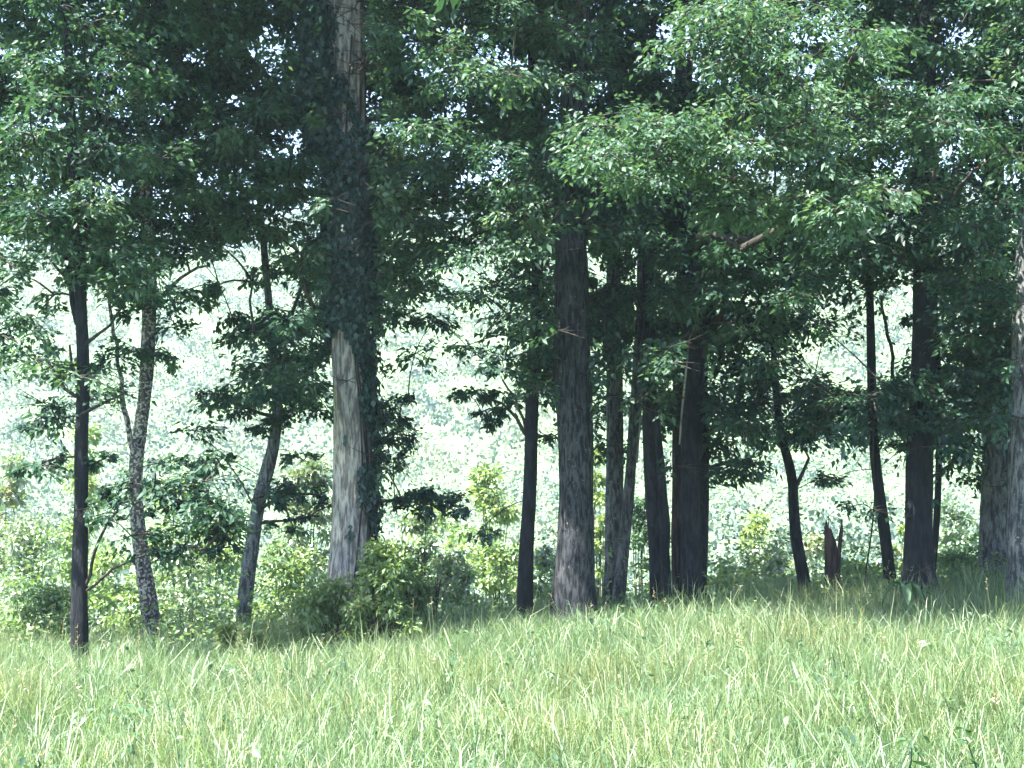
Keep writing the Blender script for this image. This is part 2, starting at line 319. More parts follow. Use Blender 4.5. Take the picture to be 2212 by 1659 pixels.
# explicit limbs seen in the photograph: tree index, depth change, path (x, y, width), from the trunk outward
LIMBS = [
 (0, -.2, [(178,895,9),(200,880,8),(235,862,6),(275,850,4)]),
 (0, -.1, [(166,860,9),(140,838,8),(105,790,7),(60,755,5),(0,725,4)]),
 (0, .0, [(168,700,13),(156,650,12),(150,590,11),(142,540,9),(132,490,7)]),
 (0, .1, [(180,745,10),(205,725,8),(235,700,6),(262,660,4)]),
 (0, .1, [(168,820,8),(155,780,7),(150,740,5)]),
 (0, -.5, [(186,1268,8),(205,1190,7),(235,1130,6),(280,1090,5),(340,1075,4)]),
 (0, -.4, [(186,1280,7),(220,1245,6),(270,1215,5),(320,1198,4),(400,1180,3)]),
 (0, .1, [(176,600,16),(190,480,16),(200,380,15),(206,280,14),(214,200,12),(216,80,10)]),
 (0, -.2, [(206,320,8),(222,285,7),(236,240,5)]),
 (0, .1, [(162,640,7),(110,560,6),(60,535,4)]),
 (2, .1, [(292,980,13),(280,950,12),(268,880,11),(258,800,9),(243,700,8),(236,610,7),(232,540,5)]),
 (2, .3, [(320,690,12),(350,640,9),(390,600,7),(450,570,5)]),
 (3, .2, [(585,760,10),(630,680,9),(652,610,7),(655,540,6)]),
 (3, -.2, [(592,900,9),(560,890,8),(500,870,6),(450,850,4)]),
 (3, -.3, [(560,1100,8),(600,1080,7),(650,1070,5),(710,1062,4)]),
 (3, -.3, [(556,1130,7),(590,1125,6),(640,1120,5),(690,1112,4)]),
 (4, -.5, [(790,1085,9),(830,1082,7),(880,1078,6),(940,1072,5),(1000,1080,4)]),
 (4, -.8, [(790,560,15),(830,500,12),(900,450,9),(980,430,7),(1050,420,5)]),
 (4, -.6, [(720,760,18),(690,700,13),(660,620,10),(640,540,8)]),
 (4, -.6, [(792,120,26),(850,60,20),(930,10,16),(1020,-60,12)]),
 (4, .4, [(720,330,26),(660,280,20),(590,180,15),(520,110,10)]),
 (5, .1, [(1138,945,9),(1115,905,8),(1080,870,6),(1040,850,4)]),
 (5, .1, [(1136,925,7),(1110,860,6),(1085,820,4)]),
 (5, .2, [(1170,760,14),(1195,700,12),(1150,640,9),(1110,590,7)]),
 (6, -.3, [(1262,480,30),(1310,400,24),(1370,340,19),(1440,300,15),(1540,280,11),(1640,270,8)]),
 (6, .3, [(1205,560,22),(1160,500,17),(1100,450,12),(1020,410,9)]),
 (11, -.3, [(1515,770,28),(1535,730,26),(1556,680,24),(1568,600,21),(1570,500,19),(1575,400,16),(1590,280,12)]),
 (11, -2.2, [(1480,560,22),(1560,470,19),(1660,440,15),(1750,420,12),(1850,420,8)]),
 (11, -2.6, [(1475,380,20),(1570,290,16),(1680,250,13),(1790,240,10),(1870,260,7)]),
 (11, .1, [(1528,1010,8),(1560,1000,7),(1600,985,5)]),
 (13, .0, [(1715,1060,9),(1735,1020,8),(1750,990,6)]),
 (14, .2, [(1889,880,9),(1930,820,8),(1915,700,7),(1905,640,5)]),
 (15, -.6, [(2010,480,22),(2060,380,18),(2110,330,13),(2180,320,9)]),
 (15, -.5, [(2020,900,13),(2070,860,11),(2120,840,8),(2170,800,6)]),
 (17, -.3, [(2165,820,16),(2195,770,12),(2212,700,9)]),
]
limb_nodes = {i: [] for i in range(len(TREES))}
for ti, dd, p in LIMBS:
    t = TREES[ti]; n = len(p)
    P = np.array([[*W(x, y, t['D'] + dd * (j / (n - 1))), max(wd / F * t['D'] / 2, .006)] for j, (x, y, wd) in enumerate(p)])
    sp = spline(P, .14); sp[:, :3] += np.random.default_rng(int(p[0][0])).normal(0, .012, (len(sp), 3))
    V, T = tube_rings(sp[:, :3], sp[:, 3], 8, rough=.05, ridges=3, seed=ti)
    b = mesh_np('branch', V, T, M[t['b'] if p[0][2] > 11 and ti in (0, 2, 9) else 'twig'], t['obj'], smooth=True)
    limb_nodes[ti].append(sp)

# ------------------------------------------------------------------ crowns
def silhouettes_clear(px, py, d):
    """False where a leaf would hang right in front of a bare stretch of trunk"""
    ok = np.ones(len(px), bool)
    for t in TREES:
        p = np.array(t['p'])[::-1]
        cx = np.interp(py, p[:, 1], p[:, 0]); ww = np.interp(py, p[:, 1], p[:, 2])
        ok &= ~((py > t['clear']) & (d < t['D'] + .15) & (np.abs(px - cx) < ww * (.62 if t['n'] == 'ivy_clad_tree' else .50)))
    return ok

def clump(t, c, rx, rz, nl, L, tintc, use_mask=True, t0=None, big=False, protect=True):
    """spray of leaves on twigs radiating from c; c is the twig node joined to the tree's limbs"""
    ntw = max(3, int(nl / 24)); th = rng.uniform(0, 2 * np.pi, ntw); el = rng.normal(.0, .30, ntw)
    ln = rng.uniform(.55, 1.15, ntw)
    tw = np.stack([np.cos(th) * rx * ln, np.sin(th) * rx * ln, (el * ln) * rz * 2.2], 1)
    ti = rng.integers(0, ntw, nl); s = rng.beta(2.2, 1.1, nl)
    base = c + tw[ti] * s[:, None]; base[:, 2] -= (s ** 2) * rz * .5 * ln[ti]
    base += rng.normal(0, 1, (nl, 3)) * np.array([rx * .15, rx * .15, rz * .28])
    out = norm(tw[ti] + 1e-6)
    D = norm(out * .9 + rng.normal(0, .75, (nl, 3)) * np.array([1, 1, .55]) + np.array([0, 0, -.28]))
    N = norm(np.array([0, 0, 1.0]) + rng.normal(0, .48, (nl, 3)) + out * .25)
    if use_mask:
        px, py = proj(base); tt = tau(px, py); keep = rng.random(nl) < np.clip(tt / max(t0, .05) * 1.05, 0, 1)
        keep &= (mask(px, py) > .55)
        keep &= silhouettes_clear(px, py, base[:, 1])
        base, D, N = base[keep], D[keep], N[keep]
    elif protect:
        px, py = proj(base); keep = silhouettes_clear(px, py, base[:, 1]); base, D, N = base[keep], D[keep], N[keep]
    if len(base) < 4: return
    Ls = L * rng.uniform(.65, 1.25, len(base))
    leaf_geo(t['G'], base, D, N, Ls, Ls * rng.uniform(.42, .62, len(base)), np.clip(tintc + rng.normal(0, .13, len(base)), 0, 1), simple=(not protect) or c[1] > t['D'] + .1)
    t['clump'].append((c, len(base)))
    for q in range(min(ntw, 6)):
        e = c + tw[q] * .85
        m = (c + e) / 2 + rng.normal(0, .02, 3)
        V, T = tube_rings([c, m, e], [.008, .006, .003], 3, cap=False); t['twigs'].add(V, T)

# visible clumps
idx = np.arange(len(TREES)); used = 0
gy, gx = np.meshgrid(np.arange(-60, 1270, 12), np.arange(-260, 2400, 12), indexing='ij')
wt = (tau(gx.ravel().astype(float), gy.ravel().astype(float)) ** .72); wt /= wt.sum()
NC = 1900
sel = rng.choice(gx.size, NC, p=wt)
cx = gx.ravel()[sel] + rng.uniform(-10, 10, NC); cyy = gy.ravel()[sel] + rng.uniform(-10, 10, NC)
for i in range(NC):
    x, y = cx[i], cyy[i]; t0 = tau(np.array([x]), np.array([y]))[0]
    sc = []
    for t in TREES:
        p = np.array(t['p'])[::-1]; tx = np.interp(y, p[:, 1], p[:, 0]); r = t['reach']
        low = y > (p[0, 1] + 0)                     # tree must be tall enough
        sc.append(math.exp(-((x - tx) / r) ** 2 * 2.3) * (r / 150) ** 1.2 * (1 if y > p[0, 1] - 200 else .05))
    sc = np.array(sc)
    if y > 960:                                     # low sprays: only from trees that carry them
        for q in range(len(sc)):
            if q not in (0, 2, 3, 4, 5, 8, 9, 11, 13, 14, 15, 16, 17): sc[q] = 0
        if x < 520 and y > 990: sc[:] = 0; sc[0] = 1
    ti = rng.choice(idx, p=sc / sc.sum()); t = TREES[ti]
    sig = min(t['reach'] / F * t['D'] * .55, 1.7)
    dep = t['D'] + rng.normal(0, sig)
    if t0 < 1.0: dep = t['D'] + rng.normal(0, sig * .5)
    if ti == 0 and y > 960: dep = t['D'] - abs(rng.normal(0, .35))
    # forward-reaching boughs of the forked tree and the furrowed tree, sunlight painted in as paler leaf tints
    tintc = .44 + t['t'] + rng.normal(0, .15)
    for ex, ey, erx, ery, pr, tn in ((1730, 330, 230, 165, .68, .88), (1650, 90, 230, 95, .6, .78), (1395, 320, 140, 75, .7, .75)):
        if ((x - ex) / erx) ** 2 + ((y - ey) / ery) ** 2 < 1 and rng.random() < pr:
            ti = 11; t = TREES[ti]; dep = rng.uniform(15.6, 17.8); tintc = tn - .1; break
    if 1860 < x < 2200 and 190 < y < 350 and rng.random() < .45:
        t = TREES[15]; dep = rng.uniform(16.5, 18); tintc = .6  # black tree's forward boughs: sunlit look painted by a paler tint
    if x < 320 and 340 < y < 620: tintc += .10  # raised tint paints the left foliage as lit
    if 400 < x < 1260 and y < 640: tintc += .17  # tint raised to lighten a stretch of canopy lying dark in shade
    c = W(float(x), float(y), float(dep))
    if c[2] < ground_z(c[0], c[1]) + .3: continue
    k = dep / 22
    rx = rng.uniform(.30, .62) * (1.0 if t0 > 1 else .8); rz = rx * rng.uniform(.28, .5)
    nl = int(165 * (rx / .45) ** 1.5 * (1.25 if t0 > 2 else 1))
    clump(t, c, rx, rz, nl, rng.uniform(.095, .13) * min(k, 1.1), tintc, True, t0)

# a leafy bough of the ivy clad tree standing out alone over the meadow edge
for x, y in ((868,1078),(905,1060),(940,1068),(975,1085),(1010,1098),(930,1090),(890,1095)):
    clump(TREES[4], W(x, y, 21.4 + rng.normal(0, .15)), .26, .10, 110, .10, .15, False)  # low tint paints the bough as shaded

SPRAYS = {0: [(-.4, [(215,1065),(262,1085),(305,1100),(345,1065),(385,1085),(425,1075),(455,1095),(475,1150),(440,1190),(400,1175),(355,1192),(312,1180),(500,1165),(232,1120),(285,1060),(330,1045)], .17),
              (.0, [(95,900),(68,925),(112,875),(62,1003),(120,990),(92,1000),(50,1010),(205,1000),(240,985)], .13)],
          3: [(-.3, [(600,1082),(640,1070),(682,1068),(705,1088),(590,1132),(640,1122),(542,1082)], .18),
              (-.3, [(560,925),(625,885),(500,860),(660,855),(455,850),(690,885),(530,890),(600,905),(570,700),(520,720),(620,690),(500,680),(650,720)], .28),
              (-.1, [(440,985),(482,988),(420,1003),(465,1010)], .18)],
          4: [(-.2, [(830,870),(862,905),(842,950),(882,855),(822,985),(850,1000),(870,935),(830,910)], .22)],
          5: [(.2, [(1010,850),(1050,860),(1080,845),(1040,890),(1075,905),(1100,870)], .20)]}
for q, rows in SPRAYS.items():
    for dd, pts, rr_ in rows:
        for x, y in pts:
            clump(TREES[q], W(x, y, TREES[q]['D'] + dd + rng.normal(0, .18)), rr_, rr_ * .42, int(75 * (rr_ / .17) ** 1.4), .095, .22, False)  # dark tint paints these low sprays as shaded silhouettes

# crowns above the frame: they keep the trunks and the lower leaves in shade
for t in TREES:
    if t['reach'] < 150: continue
    sp = t['sp']; H = t['H']; rr = t['reach'] / F * t['D'] * 1.5 + 1.0; H = max(H, 13.5)
    nC = int((4 if t['n'] in ('black_tree', 'grey_tree', 'edge_tree') else 17) * rr * 1.5 * (1.0 if t['reach'] < 250 else 1.35))
    for _ in range(nC):
        z = rng.uniform(8.4, H + 1.2); f = math.sqrt(max(.1, 1 - ((z - 9.5) / (H + 2.5 - 9.5)) ** 2 if z > 9.5 else 1))
        a = rng.uniform(0, 6.283); q = math.sqrt(rng.uniform(.05, 1)) * rr * f
        cxx = np.interp(min(z, sp[-1, 2]), sp[:, 2], sp[:, 0]); cyv = np.interp(min(z, sp[-1, 2]), sp[:, 2], sp[:, 1])
        c = np.array([cxx + math.cos(a) * q, cyv + math.sin(a) * q * .72, z])
        if proj(c[None])[1][0] > -70: continue
        clump(t, c, rng.uniform(.6, .9), .3, 80, .24, .4 + t['t'], False, protect=False)

# limbs that join every clump to its tree
for ti, t in enumerate(TREES):
    sp = t['sp']; m = sp[:, 2] > t['gz'] + t['mz'] * .55
    nodes = [(p[:3], p[3], -1, None) for p in sp[m][::3]]                # pos, rad, parent, root branch
    ntr = len(nodes)
    for L in limb_nodes[ti]:
        nodes += [(p[:3], p[3], -2, None) for p in L[::3]]
    fixed = len(nodes)
    pos = np.array([n[0] for n in nodes]); par = [-1] * fixed; cnt = [0] * fixed
    if not t['clump']: continue
    cl = sorted(t['clump'], key=lambda c: np.min(np.linalg.norm(pos[:fixed] - c[0], axis=1)))
    P = list(pos)
    for c, nn in cl:
        A = np.array(P); d = np.linalg.norm(A - c, axis=1) + np.maximum(A[:, 2] - c[2], 0) * .8
        d[:ntr] += .25
        par.append(int(np.argmin(d))); P.append(c); cnt.append(1)
    for i in range(len(P) - 1, fixed - 1, -1): cnt[par[i]] += cnt[i] if par[i] < len(cnt) else 0
    root = [None] * len(P); groups = {}
    for i in range(fixed, len(P)):
        root[i] = i if par[i] < fixed else root[par[i]]
        groups.setdefault(root[i], []).append(i)
    parts = 0
    small = Geo()
    for r0, mem in groups.items():
        g = Geo(); broken = False
        for i in mem:
            a, b = P[par[i]], P[i]; L = np.linalg.norm(b - a)
            ra = .0065 * max(cnt[par[i]] if par[i] >= fixed else cnt[i], 1) ** .5; rb = .0055 * max(cnt[i], 1) ** .45
            mid = (a + b) / 2 + np.array([0, 0, .06 * L]) + rng.normal(0, .04, 3) * L
            s = spline(np.array([[*a, ra], [*mid, (ra + rb) / 2], [*b, rb]]), max(L / 5, .12))
            px, py = proj(s[:, :3])
            if s[:, 1].mean() < t['D'] + .1 and len(s) > 2 and not silhouettes_clear(px[2:], py[2:], s[2:, 1]).all() and L > .5: broken = True; continue
            V, T = tube_rings(s[:, :3], np.maximum(s[:, 3], .004), 5, cap=False); g.add(V, T)
        if len(mem) >= 4 and parts < 14 and not broken:
            g.build('branch', M['twig'], t['obj'], True); parts += 1
        else:  # interrupted and minor branch groups are merged in with the twigs
            for V, T in zip(g.V, g.T): pass
            small.V += g.V; small.T += [T + small.n for T in g.T]; small.A += g.A; small.n += g.n
    for V, T, A in zip(t['twigs'].V, t['twigs'].T, t['twigs'].A): pass
    tw = t['twigs']
    small.V += tw.V; small.T += [T + small.n for T in tw.T]; small.A += tw.A; small.n += tw.n
    if small.V: tag(small.build('twigs', M['twig'], t['obj']), kind='stuff')
    t['G'].build('crown', M['leaf'], t['obj'])

# ------------------------------------------------------------------ ivy on the thick pale trunk
def ivy():
    t = TREES[4]; sp = t['sp']; g = Geo()
    n = 26000
    z = rng.uniform(-.3, 9.8, n); a = rng.uniform(0, 2 * np.pi, n)
    cxx = np.interp(z, sp[:, 2], sp[:, 0]); cyv = np.interp(z, sp[:, 2], sp[:, 1]); r = np.interp(z, sp[:, 2], sp[:, 3])
    # u: -1 left edge .. 1 right edge as the trunk is met from the meadow
    u = np.cos(a); front = np.sin(a) < 0
    py = proj(np.stack([cxx, cyv, z], 1))[1]
    ns = np.array([noise.noise((float(q) * 1.3, float(zz) * 1.5, 2.0)) for q, zz in zip(u * 1.2, z)])
    ykeys = [-400, 0, 60, 140, 200, 260, 300, 340, 420, 520, 560, 620, 700, 760, 860, 930, 1000, 1100, 1180, 1260, 1400]
    left = [-.4, -.2, -.3, -.5, 1.0, .7, 1.0, 1.3, 1.5, 1.2, .7, 1.1, .5, -.5, -.9, -.9, -.7, -.9, -.9, -.4, .2]
    rght = [.3, -.3, -.9, -.9, -.3, .1, 1.0, 1.4, 1.5, 1.4, 1.0, 1.3, 1.1, .8, .6, .72, .72, .6, .5, .4, .3]
    cov = np.interp(py, ykeys, left) * (1 - u) / 2 + np.interp(py, ykeys, rght) * (1 + u) / 2
    back = np.where(front, 0, .25)
    keep = (cov + ns * 1.3 + back > .38) & ((cov > -.25) | ~front)
    # thin slit of bare bark low on the left side of the ivy band
    z, a, cxx, cyv, r, cov = z[keep], a[keep], cxx[keep], cyv[keep], r[keep], cov[keep]; n = len(z)
    th = np.abs(rng.normal(0, 1, n)) * (.05 + .05 * np.clip(cov, 0, 1.4)) + .01
    py = py[keep]; th += np.where((np.cos(a) > .3) & (py > 280) & (py < 720), np.abs(rng.normal(0, .05, n)), 0)
    o = np.stack([np.cos(a), np.sin(a), 0 * a], 1)
    P = np.stack([cxx, cyv, z], 1) + o * (r + th)[:, None]
    D = norm(np.array([0, 0, -1.0]) + o * .35 + rng.normal(0, .5, (n, 3))); N = norm(o + np.array([0, 0, .5]) + rng.normal(0, .4, (n, 3)))
    L = rng.uniform(.06, .11, n)
    leaf_geo(g, P, D, N, L, L * .8, np.clip(rng.normal(.4, .2, n), 0, 1))
    # shaggy outgrowth high on the left, hugging the trunk
    for y in range(20, 330, 26):
        for s in range(3):
            c = W(712 - rng.uniform(0, 42), y + rng.uniform(-12, 12), 21.8 + rng.normal(0, .15)); m = 160
            P = c + rng.normal(0, 1, (m, 3)) * [.11, .15, .12]; D = norm(rng.normal(0, .6, (m, 3)) + [0, 0, -.8]); L = rng.uniform(.06, .11, m)
            leaf_geo(g, P, D, norm(rng.normal(0, .6, (m, 3)) + [0, -.8, .5]), L, L * .7, np.clip(rng.normal(.25, .15, m), 0, 1))
    root = thing('ivy', (sp[0, 0], sp[0, 1] - .3, t['gz']), 'dark ivy climbing the thick pale grey trunk', 'ivy')
    g.build('foliage', M['ivy'], root)
    for s in range(5):
        zz = np.arange(-.2, 8.5, .2); aa = -1.3 + s * .45 + .35 * np.sin(zz * .8 + s)
        P = np.stack([np.interp(zz, sp[:, 2], sp[:, 0]) + np.cos(aa) * (np.interp(zz, sp[:, 2], sp[:, 3]) + .01), np.interp(zz, sp[:, 2], sp[:, 1]) + np.sin(aa) * (np.interp(zz, sp[:, 2], sp[:, 3]) + .01), zz], 1)
        P[:, 2] = np.maximum(P[:, 2], t['gz'])
        V, T = tube_rings(P, np.full(len(P), .014), 5); mesh_np('stem', V, T, M['twig'], root, smooth=True)
ivy()

# second stem wound on the leaning black trunk; vines
def stem_thing(name, path, D, mat, label, cat, sides=8):
    P = np.array([[*W(x, y, D if dd is None else dd), max(wd / F * D / 2, .005)] for x, y, wd, dd in path])
    s = spline(P, .1); b = (P[0, 0], P[0, 1], P[0, 2])
    V, T = tube_rings(s[:, :3], s[:, 3], sides, rough=.03, ridges=3)
    o = mesh_np(name, V, T, M[mat], smooth=True)
    return tag(o, label, cat)
for tt, pth in ((9, [(1440,1310,24),(1436,1200,21),(1430,1060,20),(1422,960,18),(1410,870,15),(1398,800,12),(1394,740,9)]),):
    t = TREES[tt]; P = np.array([[*W(x, y, t['D'] - .22), wd / F * t['D'] / 2] for x, y, wd in pth]); P = np.vstack([[P[0,0], P[0,1], t['gz'] - .1, P[0,3]], P]); s = spline(P, .12)
    V, T = tube_rings(s[:, :3], s[:, 3], 14, rough=.03, ridges=4, seed=5); mesh_np('stem', V, T, M['bark_dark'], t['obj'], smooth=True)
stem_thing('vine', [(1376,1000,4,None),(1384,900,4,None),(1392,790,4,None),(1400,700,4,None),(1408,620,4,None),(1412,540,4,None)], 22.9, 'vine', 'pale thin vine running up the slanting trunk', 'vine', 5)
stem_thing('vine', [(1468,960,4,None),(1474,880,5,None),(1482,800,5,None),(1490,730,4,None),(1506,690,4,None),(1508,600,3,None)], 21.4, 'vine', 'pale vine strung up the front of the forked trunk', 'vine', 5)
stem_thing('vine', [(1866,1265,4,None),(1870,1235,4,None),(1880,1170,4,None),(1888,1100,4,None),(1889,1050,4,None),(1886,980,4,None),(1888,900,3,None)], 20.8, 'twig', 'thin dark vine hanging free between the stump and slender trunk', 'vine', 5)
stem_thing('vine', [(1440,1240,6,None),(1446,1150,6,None),(1440,1080,6,None),(1430,1000,6,None),(1424,930,5,None)], 21.9, 'twig', 'dark looping vine between the twin stems and the brown trunk', 'vine', 5)

# ------------------------------------------------------------------ broken stump
def stump():
    D = 21.0; b = W(1801, 1310, D); gz = float(ground_z(b[0], b[1])); k = D / F
    root = thing('tree_stump', (b[0], b[1], gz), 'broken reddish brown stump with jagged splintered top', 'stump')
    n, sides = 40, 28; a = np.linspace(0, 2 * np.pi, sides, endpoint=False)
    # height of the rim round the stump: tall prong on the left, notch to the right
    z0 = gz - .1; top = W(1800, 1148, D)[2]
    prof = np.interp((a / (2 * np.pi)), np.linspace(0, 1, 15), [-.42, -.46, -.22, -.05, .02, .10, -.02, .07, .16, .03, .02, -.10, -.30, -.5, -.42])
    prof += rng.normal(0, .03, sides)
    V = []; r0 = 15.5 * k
    for i in range(n):
        f = i / (n - 1); zz = z0 + (top + prof - z0) * f; rr = r0 * (1.12 - .12 * f) * (1 + .035 * np.sin(a * 9 + 1) + .02 * rng.normal(0, 1, sides)) * (1 + .12 * np.exp(-f * 10))
        V.append(np.stack([b[0] + np.cos(a) * rr - .01, b[1] + np.sin(a) * rr, zz], 1))
    for i in range(6):                                  # hollow inside
        f = 1 - i / 5 * .25; zz = z0 + (top + prof - z0) * f - .01; rr = r0 * (.86 - .1 * i / 5)
        V.append(np.stack([b[0] + np.cos(a) * rr - .01, b[1] + np.sin(a) * rr, zz], 1))
    V = np.array(V); m = len(V); i = np.arange(m - 1)[:, None] * sides; j = np.arange(sides)[None]; kk = (j + 1) % sides
    Q = np.stack([i + j, i + kk, i + sides + kk, i + sides + j], -1).reshape(-1, 4)
    mesh_np('trunk', V.reshape(-1, 3), Q, M['bark_brown'], root)
    P = np.array([[*W(x, y, D - .05), wd * k / 2] for x, y, wd in ((1811,1310,9),(1811,1250,9),(1812,1200,9),(1815,1165,8),(1817,1148,8),(1818,1138,5),(1819,1120,2))])
    s = spline(P, .04); V, T = tube_rings(s[:, :3], s[:, 3], 8, rough=.06, ridges=3); mesh_np('splinter', V, T, M['bark_brown'], root)
    P = np.array([[*W(x, y, D - .02), wd * k / 2] for x, y, wd in ((1789,1180,3.5),(1789,1150,3),(1790,1125,2),(1790,1108,1))])
    V, T = tube_rings(P[:, :3], P[:, 3], 5); mesh_np('splinter', V, T, M['bark_brown'], root)
stump()

# ------------------------------------------------------------------ shrubs and young trees behind the grove
def shrub(name, x, ytop, ybase, width, D, mat, n, L, label, cat='shrub', group=None, tint=.5, stemmy=True, depth_r=None, droop=.22, tall=False):
    c = W(x, ybase, D); gz = float(ground_z(c[0], D)); top = W(x, ytop, D)[2]
    gz = min(gz, top - .4); rx = width / F * D / 2; ry = depth_r or rx; g = Geo(); h = top - gz
    root = thing(name, (c[0], D, float(ground_z(c[0], D))), label, cat, group)
    nb = max(5, int(n / 130)); stems = Geo(); z_lo = gz if not tall else gz + h * .35
    for i in range(nb):
        v = rng.uniform(0, 1) ** .8; a = rng.uniform(0, 6.283); q = math.sqrt(rng.random()) * (1 - .65 * v ** 1.6) * (1 if not tall else (.45 + .55 * math.sin(math.pi * min(1, v + .15))))
        cc = np.array([c[0] + math.cos(a) * rx * q, D + math.sin(a) * ry * q, z_lo + (top - z_lo) * (.08 + .9 * v)])
        m = int(n / nb); s = rx * rng.uniform(.22, .4)
        dv = norm(rng.normal(0, 1, (m, 3))); P = cc + dv * s * rng.random((m, 1)) ** .5 * [1, 1, .6]
        Dn = norm(dv * .8 + rng.normal(0, .5, (m, 3)) + [0, 0, -.1]); N = norm(rng.normal(0, .55, (m, 3)) + [0, 0, 1])
        Ls = L * rng.uniform(.6, 1.3, m)
        leaf_geo(g, P, Dn, N, Ls, Ls * .5, np.clip(tint + rng.normal(0, .10) + rng.normal(0, .15, m), 0, 1), droop=droop, simple=D > 30)
        if stemmy and i % 2 == 0:
            b0 = np.array([c[0], D, gz - .05]) if tall else np.array([c[0] + (cc[0] - c[0]) * .3, D + (cc[1] - D) * .3, gz - .05])
            S = spline(np.array([b0, (b0 + cc) / 2 + [0, 0, .1 * h] + rng.normal(0, .05, 3), cc]), .3)
            V, T = tube_rings(S, np.linspace(.02 if not tall else .05, .006, len(S)), 5, cap=False); stems.add(V, T)
    g.build('crown' if tall else 'foliage', M[mat], root)
    if stems.V: stems.build('stem' if not tall else 'trunk', M['twig'], root, True)
    return root
YG, DU = 'leaf_bright', 'leaf_dusty'
SHR = [
 ('young_tree', 20, 985, 1400, 180, 40, DU, 2600, .20, 'pale young tree with a reddish tinge at the left edge', .75, True),
 ('young_tree', 170, 925, 1390, 190, 36, YG, 3000, .17, 'feathery pale green young tree just behind the leftmost trunk', .6, True),
 ('shrub', 55, 1120, 1400, 240, 28, DU, 5200, .11, 'grey-green shrub filling the far left corner behind the grass', .45, False),
 ('shrub', 215, 1180, 1400, 200, 31, YG, 4200, .12, 'yellow-green shrub right behind the leftmost trunk', .6, False),
 ('shrub', 110, 1270, 1410, 220, 22.5, YG, 4200, .08, 'low leafy shrub at the grass edge left of the slim trunk', .35, False),
 ('shrub', 410, 1170, 1400, 210, 27, DU, 5200, .10, 'grey-green shrub between the mottled and the leaning trunks', .4, False),
 ('shrub', 300, 1240, 1390, 160, 25, YG, 3200, .08, 'bright small shrub hugging the mottled trunk', .7, False),
 ('young_tree', 470, 1110, 1390, 200, 34, YG, 3000, .15, 'yellow-green young tree seen behind the leaning trunk', .65, True),
 ('shrub', 660, 985, 1330, 170, 26, DU, 5200, .11, 'tall olive shrub against the left of the ivy-clad trunk', .45, False),
 ('shrub', 610, 1180, 1370, 190, 24.5, YG, 4200, .09, 'yellow-green shrub right of the leaning trunk', .55, False),
 ('shrub', 720, 1262, 1375, 240, 19.9, 'leaf_bright', 4600, .08, 'low dark green bush at the left foot of the ivy-clad trunk', .6, False),
 ('shrub', 838, 1178, 1350, 190, 19.4, 'leaf_bright', 5200, .085, 'rounded bright-topped bush hiding the right foot of the ivy-clad trunk', .5, False),
 ('shrub', 880, 1215, 1345, 130, 20.9, 'leaf_bright', 3200, .08, 'darker bush behind the rounded bright-topped one', .3, False),
 ('shrub', 905, 1105, 1330, 120, 25, DU, 2400, .11, 'thin dusty shrub under the lone hanging bough', .35, False),
 ('shrub', 975, 1200, 1320, 150, 24, DU, 3200, .10, 'dusty green shrub at the grass edge in the open gap', .4, False),
 ('young_tree', 1060, 1000, 1310, 210, 36, YG, 3600, .16, 'sunlit yellow-green young tree left of the narrow dark trunk', .7, True),
 ('shrub', 1090, 1160, 1310, 160, 26, YG, 3200, .10, 'small pale shrub left of the narrow trunk foot', .6, False),
 ('shrub', 1180, 1180, 1300, 90, 24, DU, 1900, .09, 'narrow shrub between the narrow and the furrowed trunks', .4, False),
 ('young_tree', 1288, 960, 1300, 90, 34, YG, 1900, .14, 'yellow-green sapling in the slit right of the furrowed trunk', .8, True),
 ('shrub', 1385, 1080, 1300, 100, 26, 'leaf', 2600, .10, 'dark shrub between the slanting and the twin-stemmed trunks', .75, False),
 ('shrub', 1450, 1150, 1300, 70, 26, DU, 1500, .10, 'little shrub behind the foot of the brown trunk', .3, False),
 ('shrub', 1570, 1205, 1300, 130, 24.5, YG, 2400, .09, 'yellowish low shrub right of the forked trunk', .75, False),
 ('shrub', 1655, 1160, 1305, 170, 25, DU, 4600, .10, 'rounded grey-green shrub left of the crooked trunk', .35, False),
 ('young_tree', 1640, 1110, 1310, 150, 40, YG, 2200, .17, 'pale young tree behind the rounded grey-green shrub', .8, True),
 ('shrub', 1860, 1195, 1290, 120, 25, YG, 2400, .10, 'pale shrub right of the broken stump', .6, False),
 ('shrub', 1950, 1120, 1280, 60, 26, YG, 1300, .10, 'narrow bright shrub between slender trunk and thick black trunk', .75, False),
 ('shrub', 2065, 1085, 1270, 130, 29, DU, 3600, .12, 'blue-green shrub between the black and the grey trunks', .3, False),
 ('shrub', 2090, 1195, 1270, 150, 22.5, YG, 2400, .08, 'low leafy shrub at the right foot of the black trunk', .3, False),
 ('young_tree', 930, 1090, 1320, 260, 48, YG, 3000, .22, 'far pale tree low in the open gap', .75, True),
 ('young_tree', 1760, 1150, 1320, 200, 52, DU, 2400, .24, 'far pale tree behind the stump', .7, True),
 ('young_tree', 380, 1040, 1390, 200, 44, YG, 2600, .2, 'far pale tree between the mottled and leaning trunks', .8, True),
]
for n_, x, yt, yb, wd, D, mt, n, L, lab, ti_, tall in SHR:
    if D >= 24: D *= 1.18; L *= 1.12
    shrub(n_, x, yt, yb, wd, D, mt, n, L, lab, 'young tree' if n_ == 'young_tree' else 'shrub', 'shrubs and saplings behind the grove', ti_, True, None, .2, tall)

